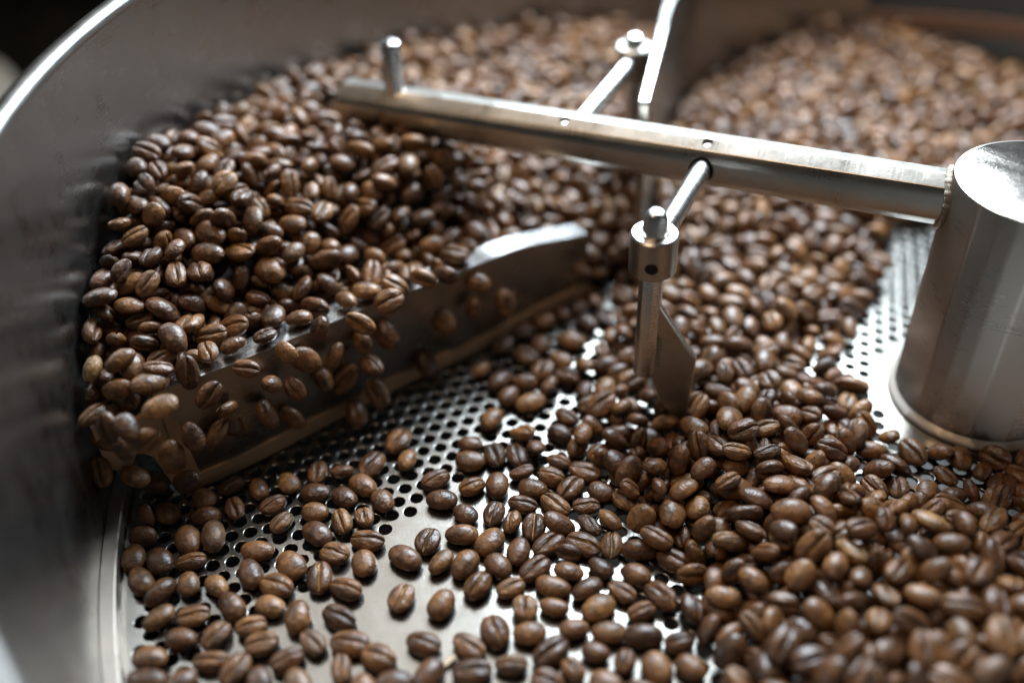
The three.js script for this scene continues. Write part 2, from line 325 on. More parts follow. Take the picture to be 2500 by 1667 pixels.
mesh('top_flange', lipGeo(PLOW, 60, -0.0009, 0.0080, 0.0016, (y) => y + 0.0003), mLip, plow);
{
  const e = V3(-0.1075 - HUB.x, 0, -0.2225 - HUB.y), o = V3(-0.1245 - HUB.x, 0, -0.2145 - HUB.y), du = e.clone().sub(o); const L = du.length(); du.normalize();
  mesh('end_flange', sheet([[0, 0.020], [0, 0.037], [L * 0.5, 0.0345], [L, 0.037], [L + 0.004, 0.030], [L + 0.006, 0.002], [L - 0.002, 0.002], [L * 0.72, 0.019], [L * 0.5, 0.0235], [L * 0.3, 0.017]], o, du, 0.002), mTan, plow);
  const strut = rodGeo(loc(SPEG, 0.022, 0.001), V3(-0.060 - HUB.x, 0.022, -0.258 - HUB.y), 0.0035, 16); mesh('strut', strut, mRod, plow);
}
const PLATE2 = [[0.0490, -0.3212, 0.0806], [0.0605, -0.368, 0.0814], [0.0724, -0.4155, 0.0814], [0.0915, -0.461, 0.0814], [0.132, -0.502, 0.0814], [0.176, -0.527, 0.0814], [0.199, -0.5335, 0.0814]];
const plate2 = mesh('inner_plow_blade', curvedSheet(PLATE2, 60, 0.0028, 0.002), mBlade, agitator);
plate2.userData.label = 'tall curved plow blade seen along its bright top edge';
mesh('top_edge', curvedSheet(PLATE2.map(([x, z, h]) => [x, z, h + 0.0016]), 60, 0.0032, 0.0816), mLip, plate2);

// ------------------------------------------------------------------ dim surroundings beyond the tray
{
  const g = new THREE.PlaneGeometry(8, 8); g.rotateX(-Math.PI / 2); const m = new THREE.MeshStandardMaterial({ roughness: 0.8 }); m.color.setRGB(0.13, 0.115, 0.085); m.bumpMap = texGrain;
  const o = mesh('ground', g, m, scene); o.position.set(0, -0.8, -2); o.userData.kind = 'structure';
  const dm = new THREE.MeshStandardMaterial({ roughness: 0.5 }); dm.color.setRGB(0.30, 0.27, 0.22);
  const pts = [[0.0001, 0.26], [0.075, 0.26], [0.088, 0.255], [0.094, 0.24], [0.095, 0.02], [0.1, 0.0]].map((p) => new THREE.Vector2(...p));
  const drum = thing('machine_drum', 'blurred beige rounded machine housing beyond the tray rim', 'machine');
  drum.position.set(-0.470, -0.345, -0.72); mesh('drum_body', toCreasedNormals(new THREE.LatheGeometry(pts, 48), 0.6), dm, drum);
  const leg = new THREE.LatheGeometry([[0.03, -0.43], [0.03, -0.425], [0.022, -0.42], [0.022, 0]].map((p) => new THREE.Vector2(...p)), 24); mesh('drum_stand', leg, mGateDark, drum);
}
console.log('structure done');

// ------------------------------------------------------------------ coffee beans: shape
const BL = 0.0053, BW = 0.0037, BT = 0.0028, BF = 0.0020;     // half length, half width, dome, flat side
const mTone = [[0.155, 0.067, 0.0205], [0.108, 0.044, 0.0145], [0.200, 0.094, 0.031], [0.073, 0.030, 0.011], [0.140, 0.071, 0.031], [0.25, 0.135, 0.047]];
const nW = fbm(31, 4, 12, 4), nW2 = fbm(32, 26, 40, 3);
const texWr = noiseTex(256, 256, (u, v) => 0.6 * nW(u, v) + 0.4 * nW2(u, v));
const nM = fbm(33, 6, 6, 4), texMottle = noiseTex(256, 256, (u, v) => { const a = 0.76 + 0.8 * (nM(u, v) - 0.5) + 0.5 * (nW2(u, v) - 0.5); return [a, a * 0.985, a * 0.96]; }, true);
function beanMat(c, rough) {
  const m = new THREE.MeshPhysicalMaterial({ roughness: rough, map: texMottle, bumpMap: texWr, bumpScale: 0.00052, ior: 1.52, vertexColors: true });
  m.color.setRGB(...c.map((x) => x * 1.35)); return m;
}
const beanMats = mTone.map((c, i) => beanMat(c, [0.43, 0.41, 0.45, 0.39, 0.48, 0.46][i]));
const creaseMats = [[0.50, 0.29, 0.10], [0.20, 0.09, 0.032], [0.66, 0.44, 0.18]].map((c) => { const m = new THREE.MeshStandardMaterial({ roughness: 0.62, map: texMottle, bumpMap: texWr, bumpScale: 0.0004, vertexColors: true }); m.color.setRGB(...c); return m; });
const NT = 20, NP = 34;
function beanGeo(seed) {
  const r = rng(seed), n1 = fbm(seed + 5, 4, 5, 3);
  const bl = BL * (0.88 + 0.2 * r()), bw = BW * (0.88 + 0.2 * r()), bt = BT * (0.86 + 0.26 * r()), bf = BF * (0.85 + 0.3 * r());
  const skew = (r() - 0.5) * 0.28, sAmp = (r() - 0.5) * 1.1, gd = 0.0006 + 0.0007 * r(), gw = 0.030 + 0.032 * r(), egg = (r() - 0.5) * 0.3, bend = (r() - 0.5) * 0.0008;
  const P = [], U = [], C = [], deep = [];
  for (let i = 0; i <= NT; i++) {
    const th = Math.PI * i / NT, cx = -Math.cos(th), rad = Math.pow(Math.sin(th), 0.86);
    for (let k = 0; k <= NP; k++) {
      // angles crowd round the crease at -90 degrees
      let t = (k / NP) * 2 - 1; t = Math.sign(t) * Math.pow(Math.abs(t), 2.1); const ph = -Math.PI / 2 + t * Math.PI;
      const c = Math.cos(ph), s = Math.sin(ph);
      const n = s < 0 ? 2.5 : 2.05, q = Math.pow(Math.pow(Math.abs(c), n) + Math.pow(Math.abs(s), n), -1 / n);
      let z = c * q * bw * rad * (1 + egg * cx), y = s * q * (s < 0 ? bf : bt) * rad;
      const lump = (n1(i / NT * 0.5, k / NP) - 0.5);
      y += lump * 0.0011 * rad; z += lump * 0.0009 * rad;
      let g = 0;
      if (s < 0) {
        const zc = (z / bw) - sAmp * 0.22 * Math.sin(cx * 2.6) - skew * 0.25 - 0.10 * (n1(i / NT * 2.7, 0.63) - 0.5);
        const wob = 0.6 + 0.9 * n1(i / NT * 1.3, 0.11); g = Math.exp(-((zc / (gw * wob)) ** 2)) * Math.min(1, rad * 1.5);
        const dip = Math.exp(-((zc / 0.2) ** 2)) * rad, lob = Math.exp(-(((Math.abs(zc) - 0.4) / 0.28) ** 2)) * rad;
        y += g * gd + dip * 0.00022 - lob * 0.00022 * (0.2 + 1.6 * n1(0.3 + i / NT, zc > 0 ? 0.2 : 0.7));
        y += (n1(i / NT * 3.1, 0.4 + zc * 0.6) - 0.5) * 0.0005 * rad;
      }
      y += bend * (1 - cx * cx);
      P.push(cx * bl, y, z); U.push(i / NT * 0.6 + (seed % 7) * 0.13, k / NP * 0.8 + (seed % 5) * 0.17);
      const w = 0.88 + 0.28 * n1(i / NT, k / NP + 0.37); C.push(w, w, w); deep.push(g);
    }
  }
  const Ib = [], Ic = [];
  for (let i = 0; i < NT; i++) for (let k = 0; k < NP; k++) {
    const a = i * (NP + 1) + k, b = a + NP + 1, m = (deep[a] + deep[b] + deep[a + 1] + deep[b + 1]) / 4;
    (m > 0.5 ? Ic : Ib).push(a, a + 1, b, b, a + 1, b + 1);
  }
  const all = new THREE.BufferGeometry(); all.setAttribute('position', new THREE.Float32BufferAttribute(P, 3)); all.setAttribute('uv', new THREE.Float32BufferAttribute(U, 2)); all.setAttribute('color', new THREE.Float32BufferAttribute(C, 3));
  all.setIndex(Ib.concat(Ic)); all.computeVertexNormals();
  // close the seam of normals at k = 0 and k = NP
  const N = all.attributes.normal; for (let i = 0; i <= NT; i++) { const a = i * (NP + 1), b = a + NP; const v = V3(N.getX(a) + N.getX(b), N.getY(a) + N.getY(b), N.getZ(a) + N.getZ(b)).normalize(); N.setXYZ(a, v.x, v.y, v.z); N.setXYZ(b, v.x, v.y, v.z); }
  const part = (ix) => { const map = new Map(), p = [], n = [], u = [], c = [], I = []; for (const q of ix) { if (!map.has(q)) { map.set(q, p.length / 3); p.push(P[q * 3], P[q * 3 + 1], P[q * 3 + 2]); n.push(N.getX(q), N.getY(q), N.getZ(q)); u.push(U[q * 2], U[q * 2 + 1]); c.push(C[q * 3], C[q * 3 + 1], C[q * 3 + 2]); } I.push(map.get(q)); } const g = new THREE.BufferGeometry(); g.setAttribute('position', new THREE.Float32BufferAttribute(p, 3)); g.setAttribute('normal', new THREE.Float32BufferAttribute(n, 3)); g.setAttribute('uv', new THREE.Float32BufferAttribute(u, 2)); g.setAttribute('color', new THREE.Float32BufferAttribute(c, 3)); g.setIndex(I); return g; };
  const C2 = C.slice(); deep.forEach((d, q) => { const f = Math.max(0, d - 0.35) * 1.1; C2[q * 3] *= 1 + f * 1.2; C2[q * 3 + 1] *= 1 + f * 1.6; C2[q * 3 + 2] *= 1 + f * 1.9; });
  all.setAttribute('color', new THREE.Float32BufferAttribute(C2, 3));
  return { all, body: part(Ib), crease: part(Ic) };
}
const VARIANTS = 10, beanGeos = Array.from({ length: VARIANTS }, (_, k) => beanGeo(100 + k * 13));

// ------------------------------------------------------------------ coffee beans: where they lie
const beans = [];   // { p, q, w (1/mass), zone, crease }
const FACE_UP = 1, FACE_DOWN = -1;
function orient(yaw, up, tilt, roll, pitch = 0) {        // long axis along yaw; crease up or down; then tipped
  const q = new THREE.Quaternion().setFromAxisAngle(V3(0, 1, 0), yaw);
  q.multiply(new THREE.Quaternion().setFromAxisAngle(V3(1, 0, 0), (up === FACE_UP ? Math.PI : 0) + roll));
  const a = rand() * 6.2832; return new THREE.Quaternion().setFromAxisAngle(V3(Math.cos(a), 0, Math.sin(a)), tilt).multiply(q);
}
function pip(x, z, poly) { let c = false; for (let i = 0, j = poly.length - 1; i < poly.length; j = i++) { const [a, b] = poly[i], [d, e] = poly[j]; if ((b > z) !== (e > z) && x < (d - a) * (z - b) / (e - b) + a) c = !c; } return c; }
const XZ = (list, h = 0.003) => list.map(([x, y]) => { const p = at(x, y, h); return [p.x, p.z]; });
const arcPts = (r, a0, a1, n) => Array.from({ length: n + 1 }, (_, k) => { const a = (a0 + (a1 - a0) * k / n) * Math.PI / 180; return [HUB.x + r * Math.cos(a), HUB.y - r * Math.sin(a)]; });
// beans counted one by one on the bare sheet: [x, y, angle of the long axis, crease up?] in photo pixels
const oneByOne = [];
const z8 = [[690, 268, -25, 1], [745, 410, 5, 0], [930, 310, -20, 1], [1080, 310, 90, 0], [915, 50, 10, 0], [960, 145, 15, 0], [1090, 115, -70, 1], [335, 395, 60, 0], [455, 30, -60, 1], [260, 195, -60, 1], [500, 140, -70, 0], [130, 275, 10, 0], [100, 350, 40, 0], [140, 510, 65, 1], [250, 660, 15, 1], [235, 790, 80, 0], [630, 670, -70, 1], [500, 760, 20, 0], [740, 800, -35, 0], [870, 810, -60, 0], [925, 495, 35, 0], [1095, 485, -70, 1], [1260, 410, 30, 1], [1230, 545, -30, 1], [870, 625, 0, 0], [1045, 680, -60, 0], [1100, 790, 70, 0], [1220, 745, -50, 0], [1330, 815, -40, 1], [965, 930, -60, 1], [1180, 945, -20, 1], [470, 1020, -60, 1], [725, 1065, -60, 0], [1275, 1080, 70, 1], [1460, 1070, 30, 0], [1460, 930, 20, 0], [1065, 1240, 70, 1], [610, 1310, 15, 1], [330, 1425, 30, 1], [900, 1330, 35, 1], [140, 1310, 5, 1], [70, 1150, 30, 1], [85, 955, 20, 1], [640, 1540, -65, 0], [920, 1490, 0, 1], [1170, 1450, 0, 1], [1325, 1265, 0, 0], [1450, 1350, -45, 1], [1585, 1470, 60, 1], [1565, 1215, 15, 0], [1815, 1230, -5, 0], [1700, 1355, 0, 0], [1730, 1060, -60, 0], [2010, 1260, 0, 0], [2215, 1310, -20, 1], [1885, 1400, -60, 1], [2100, 1480, 60, 0], [2290, 1450, 25, 0], [1990, 1110, -15, 1], [1860, 1000, 30, 1], [1660, 960, -10, 0], [1745, 840, 60, 0], [1545, 850, 10, 0], [1540, 745, 5, 1], [1415, 680, -15, 1], [1620, 680, 20, 1], [1780, 670, 65, 1], [1330, 580, -60, 1], [1470, 560, 15, 0], [1620, 570, 40, 1], [1435, 415, 50, 1], [1550, 335, -60, 1], [1330, 310, 10, 0], [1240, 235, 0, 1], [1440, 265, 5, 1], [1455, 160, 10, 1], [1220, 130, 10, 1], [1310, 130, 60, 0], [1605, 210, 10, 1], [1715, 100, -20, 1], [1600, 90, -50, 0], [1655, 455, 10, 1], [1715, 350, 30, 0], [1730, 540, 60, 0], [1960, 715, 10, 0], [1965, 890, 15, 0], [2125, 1010, 40, 1], [2225, 780, 20, 1], [420, 1570, 10, 0], [1760, 1560, 30, 0], [1420, 1560, 20, 1], [2000, 1610, 0, 0], [760, 1640, 30, 1], [230, 1600, 60, 0]];
for (const [x, y, a, c] of z8) oneByOne.push([800 + x / 2.6133, 1067 + y / 2.6133, a, c]);
const z7 = [[1350, 615, 90, 0], [1490, 450, 75, 1], [1795, 540, -45, 1], [1740, 430, -30, 1], [2050, 610, 20, 0], [1640, 720, 5, 0], [1600, 870, 70, 0], [1850, 830, 60, 0], [2130, 730, 20, 1], [2065, 900, 75, 1], [1375, 960, 40, 0], [1465, 1065, 55, 0], [1760, 960, 10, 1], [1750, 1080, 30, 0], [1870, 1140, 70, 0], [1005, 1120, -50, 0], [1205, 1145, -15, 1], [1660, 1310, -8, 1], [1980, 1300, 35, 1], [1840, 1420, -20, 1], [1400, 1280, -45, 1], [1580, 1200, -20, 1], [980, 1400, 0, 0], [1170, 1310, 10, 0], [1320, 1450, -20, 1], [1500, 1465, -50, 1], [1620, 1540, 70, 0], [980, 1540, 0, 0], [1150, 1540, -30, 0], [2190, 1480, 80, 1], [1900, 1545, 60, 0], [870, 640, 50, 0], [1210, 640, 70, 0], [1170, 800, -20, 1], [1000, 800, 30, 0], [930, 900, 60, 0], [1040, 960, -30, 0], [960, 560, 0, 0], [1840, 290, 50, 0], [2040, 350, 0, 0], [2050, 480, 10, 0], [2220, 510, 65, 1], [1650, 330, 70, 0], [2050, 230, -60, 1], [2230, 280, 10, 0], [1450, 330, -30, 0], [760, 600, 80, 0], [1180, 930, 60, 0], [990, 290, 20, 0], [830, 720, 50, 0], [1240, 300, -10, 0], [1330, 500, 20, 0]];
for (const [x, y, a, c] of z7) oneByOne.push([x / 2.6133, 1067 + y / 2.6133, a, c]);
for (const [x, y, a, c] of oneByOne) {
  const p = at(x, y, 0.0026), t = a * Math.PI / 180, e = at(x + 30 * Math.cos(t), y + 30 * Math.sin(t), 0.0026).sub(p);
  beans.push({ p: p.setY(0.0027), q: orient(Math.atan2(-e.z, e.x), c ? FACE_UP : FACE_DOWN, gauss() * 0.12, gauss() * 0.15), w: 0.06, zone: 'floor', top: true });
}
// heaps: surface heights picked at photo pixels
const ctl = (list) => list.map(([x, y, h]) => { const p = at(x, y, h); return [p.x, p.z, h]; });
const cL = ctl([[1000, 300, 0.071], [850, 330, 0.073], [700, 400, 0.072], [550, 400, 0.077], [1110, 350, 0.060], [700, 500, 0.063], [500, 450, 0.074], [400, 600, 0.067], [900, 600, 0.046], [600, 800, 0.047], [400, 800, 0.054], [560, 880, 0.043], [430, 950, 0.044], [700, 830, 0.041], [1200, 450, 0.040], [1350, 500, 0.030], [1450, 600, 0.020], [1500, 680, 0.010], [1100, 200, 0.049], [1300, 150, 0.042], [1450, 200, 0.030], [1400, 120, 0.038], [850, 420, 0.063], [1150, 560, 0.036], [1000, 640, 0.038], [820, 780, 0.041], [1280, 590, 0.031], [1380, 560, 0.026]]).concat([[-0.1243, -0.2150, 0.044], [-0.1264, -0.2261, 0.055], [-0.1277, -0.2509, 0.068], [-0.1264, -0.2814, 0.080], [-0.1229, -0.3063, 0.084], [-0.1163, -0.3341, 0.077], [-0.1015, -0.3738, 0.069], [-0.0892, -0.3974, 0.066], [-0.068, -0.4291, 0.058], [-0.0516, -0.4485, 0.054], [-0.0146, -0.4823, 0.046], [0.0166, -0.5029, 0.043], [0.0496, -0.5191, 0.036], [0.0842, -0.5309, 0.028]]);
const cR = ctl([[2060, 900, 0.006], [1900, 1000, 0.013], [1750, 950, 0.012], [2000, 1300, 0.019], [2300, 1400, 0.022], [2450, 1600, 0.023], [2200, 1650, 0.021], [1800, 1250, 0.012], [2400, 1130, 0.006], [2200, 1130, 0.006], [1700, 800, 0.013], [1900, 700, 0.014], [1800, 500, 0.016], [1900, 300, 0.02], [1700, 400, 0.016], [2300, 250, 0.015], [2100, 150, 0.016], [2450, 350, 0.010], [1550, 1000, 0.010], [1600, 1150, 0.011], [1700, 1350, 0.007], [1750, 1560, 0.006], [1850, 1500, 0.011], [2050, 1550, 0.017], [2050, 700, 0.008], [1990, 850, 0.007], [1480, 1080, 0.006], [1710, 960, 0.017], [1790, 1060, 0.018], [1590, 990, 0.004], [1640, 1060, 0.005], [1560, 930, 0.005]]);
const shep = (c) => (x, z) => { let s = 0, t = 0; for (const [a, b, h] of c) { const d = (x - a) ** 2 + (z - b) ** 2 + 6e-5, w = 1 / (d * d); s += w * h; t += w; } return s / t; };
const hL = shep(cL), hR0 = shep(cR), hR = (x, z) => { const h = hR0(x, z); return h + 0.0035 * Math.min(1, Math.max(0, (h - 0.006) / 0.004)); };
const plate2XZ = PLATE2.map(([x, z]) => [x, z]);
const polyL = PLOW.map(([x, z]) => [x + 0.001, z - 0.0035]).concat([[-0.124, -0.214]], arcPts(0.2865, 190, 92, 40).filter(([x, z]) => z < -0.214), PLATE2.slice().reverse().map(([x, z]) => [x - 0.003, z + 0.001]).slice(1), [[0.046, -0.318]]);
const polyM = XZ([[1230, 800], [1330, 760], [1400, 725], [1410, 660], [1480, 640], [1550, 665], [1560, 735], [1520, 950], [1420, 1075], [1250, 1085], [1180, 1010], [1160, 930], [1200, 850]]);
const polyR = [[0.053, -0.321]].concat(PLATE2.slice(1, 5).map(([x, z]) => [x + 0.003, z + 0.002]), XZ([[1850, 118], [1950, 98], [2050, 93], [2150, 108], [2250, 138], [2350, 168], [2500, 225], [2640, 290], [2640, 1000], [2640, 1900], [1860, 1800], [1780, 1640], [1700, 1540], [1670, 1400], [1540, 1260], [1480, 1150], [1400, 1075], [1500, 950], [1540, 800]]));
const polyGap = XZ([[2330, 500], [2190, 545], [2140, 600], [2115, 720], [2065, 800], [2045, 880], [2080, 950], [2105, 1010], [2120, 1075], [2180, 1095], [2235, 1105], [2300, 1118], [2330, 1100], [2400, 1078], [2450, 1000], [2420, 800]], 0);
const inR = (x, z) => pip(x, z, polyR) && !pip(x, z, polyGap) && Math.hypot(x - HUB.x, z - HUB.y) > 0.034;
const inView = (x, y, z) => { const [a, b] = pix(V3(x, y, z)); return a > -130 && a < W0 + 130 && b > -130 && b < H0 + 160; };
function fill(inside, height, zone, layers, gap, spread, keep = 1, unseen = false) {
  for (let k = 0; k < layers; k++) {
    const cell = gap / Math.SQRT2, seen = new Map(), key = (i, j) => i * 4096 + j;
    const tries = 30000;
    for (let n = 0; n < tries; n++) {
      const x = -0.14 + rand() * (unseen ? 0.60 : 0.47), z = -0.56 + rand() * (unseen ? 0.58 : 0.50);
      if (!inside(x, z)) continue;
      const y = height(x, z) - 0.0030 - k * 0.0047;
      if (y < 0.0022 && k > 0) continue;
      if (!unseen && !inView(x, y, z)) continue;
      const i = Math.floor((x + 0.2) / gap), j = Math.floor((z + 0.6) / gap); let ok = true;
      for (let a = -1; a <= 1 && ok; a++) for (let b = -1; b <= 1 && ok; b++) for (const [u, v] of seen.get(key(i + a, j + b)) ?? []) if ((u - x) ** 2 + (v - z) ** 2 < gap * gap) { ok = false; break; }
      if (!ok) continue;
      if (!seen.has(key(i, j))) seen.set(key(i, j), []); seen.get(key(i, j)).push([x, z]);
      if (rand() > keep) continue;
      const deep = k === layers - 1 && y > 0.006;
      beans.push({ p: V3(x, Math.max(0.0027, y + gauss() * 0.0008), z), q: orient(rand() * 6.2832, rand() < 0.5 ? FACE_UP : FACE_DOWN, gauss() * spread, gauss() * spread * 0.7), w: deep ? 0 : 1, zone, top: k === 0, cap: true });
    }
  }
}
fill((x, z) => pip(x, z, polyL), hL, 'heap', 4, 0.0065, 0.65);
fill(inR, hR, 'drift', 3, 0.0064, 0.6);
{ const free = oneByOne.map(([x, y]) => at(x, y, 0.0026)); fill((x, z) => pip(x, z, polyM) && !pip(x, z, polyR) && free.every((p) => (p.x - x) ** 2 + (p.z - z) ** 2 > 4e-5), () => 0.0058, 'floor', 1, 0.0078, 0.35, 0.92); }
// the heap goes on in front of the hub, below and beside what the camera sees
fill((x, z) => { const r = Math.hypot(x - HUB.x, z - HUB.y); return r > 0.036 && r < 0.276 && x > 0.06 && z > -0.33 && !inView(x, 0.005, z) && x + z * 0.4 > 0.01; }, () => 0.0062, 'drift', 1, 0.0076, 0.4, 1, true);
const nSettled = beans.length;
console.log('beans', nSettled);

// ------------------------------------------------------------------ push overlapping beans apart (four spheres stand for each)
{
  const OFF = [[-0.0023, 0, -0.0011], [-0.0023, 0, 0.0011], [0.0023, 0, -0.0011], [0.0023, 0, 0.0011]], SR = 0.00248, N = nSettled, K = 4;
  const S = new Float64Array(N * K * 3), G = 0.0056, nx = 110, ny = 24, nz = 112, head = new Int32Array(nx * ny * nz), next = new Int32Array(N * K);
  const tmp = V3(0, 0, 0), ci = (v, o, n) => Math.max(0, Math.min(n - 1, Math.floor((v - o) / G)));
  const plowSeg = PLOW.map(([x, z, h]) => [x, z, h]), p2Seg = PLATE2;
  const armA = loc(0.02, armY(0.02), 0).add(V3(HUB.x, 0, HUB.y)), armB = loc(ARM_L, armY(ARM_L), 0).add(V3(HUB.x, 0, HUB.y));
  const posts = [[S1, Q1, 0.0233], [S2, Q2, 0.015], [SPEG, 0.001, 0.006]].map(([s, q, b]) => { const c = loc(s, 0, q); return [c.x + HUB.x, c.z + HUB.y, b]; });
  const bladeA = loc(S1, 0, Q1).add(V3(HUB.x, 0, HUB.y)), bladeB = at(1672, 1045, 0.001);
  const hit = (b, sx, sy, sz, nx_, ny_, nz_, d) => {                     // move bean b by d along n at the point s
    const B = beans[b]; if (!B.w) return; const rx = sx - B.p.x, ry = sy - B.p.y, rz = sz - B.p.z;
    const tx = ry * nz_ - rz * ny_, ty = rz * nx_ - rx * nz_, tz = rx * ny_ - ry * nx_, k2 = 7.5e-6, den = 1 + (tx * tx + ty * ty + tz * tz) / k2, l = d / den;
    B.p.x += nx_ * l; B.p.y += ny_ * l; B.p.z += nz_ * l;
    const f = 0.5 * l / k2; const { x, y, z, w } = B.q, ax = tx * f, ay = ty * f, az = tz * f;
    B.q.set(x + ax * w + ay * z - az * y, y + ay * w + az * x - ax * z, z + az * w + ax * y - ay * x, w - ax * x - ay * y - az * z).normalize();
  };
  const segHit = (seg, sx, sz) => { let best = [1, 0, 0, 0]; for (let i = 0; i < seg.length - 1; i++) { const [a, b, h] = seg[i], [c, d, e] = seg[i + 1]; const ux = c - a, uz = d - b, t = Math.max(0, Math.min(1, ((sx - a) * ux + (sz - b) * uz) / (ux * ux + uz * uz))), dx = sx - a - ux * t, dz = sz - b - uz * t, q = Math.hypot(dx, dz); if (q < best[0]) best = [q, dx, dz, h + (e - h) * t]; } return best; };
  for (let it = 0; it < 46; it++) {
    head.fill(-1);
    for (let b = 0; b < N; b++) {
      const B = beans[b]; if (B.w && it < 40) B.p.y -= 0.00010;
      for (let k = 0; k < K; k++) { tmp.set(...OFF[k]).applyQuaternion(B.q).add(B.p); const o = (b * K + k); S[o * 3] = tmp.x; S[o * 3 + 1] = tmp.y; S[o * 3 + 2] = tmp.z; const c = (ci(tmp.x, -0.15, nx) * ny + ci(tmp.y, -0.005, ny)) * nz + ci(tmp.z, -0.57, nz); next[o] = head[c]; head[c] = o; }
    }
    for (let b = 0; b < N; b++) {
      const B = beans[b];
      for (let k = 0; k < K; k++) {
        const o = b * K + k, x = S[o * 3], y = S[o * 3 + 1], z = S[o * 3 + 2], i = ci(x, -0.15, nx), j = ci(y, -0.005, ny), l = ci(z, -0.57, nz);
        for (let a = Math.max(0, i - 1); a <= Math.min(nx - 1, i + 1); a++) for (let c = Math.max(0, j - 1); c <= Math.min(ny - 1, j + 1); c++) for (let d = Math.max(0, l - 1); d <= Math.min(nz - 1, l + 1); d++)
          for (let q = head[(a * ny + c) * nz + d]; q >= 0; q = next[q]) {
            const b2 = q >> 2; if (b2 <= b) continue; const W = B.w + beans[b2].w; if (!W) continue;
            const dx = x - S[q * 3], dy = y - S[q * 3 + 1], dz = z - S[q * 3 + 2], D2 = dx * dx + dy * dy + dz * dz; if (D2 >= 4 * SR * SR || D2 < 1e-14) continue;
            const D = Math.sqrt(D2), pen = (2 * SR - D) * 0.55, ix = dx / D, iy = dy / D, iz = dz / D, mx = (x + S[q * 3]) / 2, my = (y + S[q * 3 + 1]) / 2, mz = (z + S[q * 3 + 2]) / 2;
            hit(b, mx, my, mz, ix, iy, iz, pen * B.w / W); hit(b2, mx, my, mz, -ix, -iy, -iz, pen * beans[b2].w / W);
          }
        if (y < SR) hit(b, x, y, z, 0, 1, 0, SR - y);
        const rx = x - HUB.x, rz = z - HUB.y, r = Math.hypot(rx, rz), lim = (y < LEDGE_H + SR ? LEDGE_R : TR) - SR - 0.0003;
        if (r > lim) hit(b, x, y, z, -rx / r, 0, -rz / r, r - lim);
        if (r < HUB_R + SR + 0.003) hit(b, x, y, z, rx / r, 0, rz / r, HUB_R + SR + 0.003 - r);
        if (y > 0.050) { const u = Math.max(0, Math.min(1, ((x - armA.x) * AX.x + (z - armA.z) * AX.z) / (ARM_L - 0.02))), ex = x - armA.x - (armB.x - armA.x) * u, ey = y - armA.y - (armB.y - armA.y) * u, ez = z - armA.z - (armB.z - armA.z) * u, e = Math.hypot(ex, ey, ez); if (e < ARM_R + SR) hit(b, x, y, z, 0, -1, 0, Math.min(0.002, ARM_R + SR - e)); }
        for (const [cx, cz, bot] of posts) if (y > bot - SR) { const e = Math.hypot(x - cx, z - cz); if (e < 0.0038 + SR) hit(b, x, y, z, (x - cx) / e, 0, (z - cz) / e, 0.0038 + SR - e); }
        { const [e, dx, dz] = segHit([[bladeA.x, bladeA.z, 0.05], [bladeB.x, bladeB.z, 0.03]], x, z); if (y < 0.045 && e < SR + 0.0013 && e > 1e-6) hit(b, x, y, z, dx / e, 0, dz / e, SR + 0.0013 - e); }
        { const [e, dx, dz, h] = segHit(plowSeg, x, z); const gapw = SR + (y < 0.009 ? 0.0026 : 0.0014); if (y < h - 0.001 && e < gapw && e > 1e-6) hit(b, x, y, z, dx / e, 0, dz / e, gapw - e); else if (e < 0.012 && Math.abs(y - h) < SR + 0.001 && dz < 0) hit(b, x, y, z, 0, y > h - 0.001 ? 1 : -1, 0, 0.0004); }
        { const [e, dx, dz] = segHit(p2Seg, x, z); if (e < SR + 0.0016 && e > 1e-6) hit(b, x, y, z, dx / e, 0, dz / e, SR + 0.0016 - e); }
      }
      if (B.zone === 'heap' && B.w && B.p.z > -0.33) { const [e, dx, dz] = segHit(plowSeg, B.p.x, B.p.z); if (e < 0.04 && dz * 0.8 + dx * 0.6 > 0) { const over = e + 0.001; B.p.x -= dx / e * over; B.p.z -= dz / e * over; } }
      if (B.cap && it % 2) { const h = (B.zone === 'heap' ? hL : B.zone === 'drift' ? hR : () => 0.006)(B.p.x, B.p.z); if (B.p.y > Math.max(h, 0.003)) B.p.y += (Math.max(h, 0.003) - B.p.y) * 0.5; }
    }
  }
}
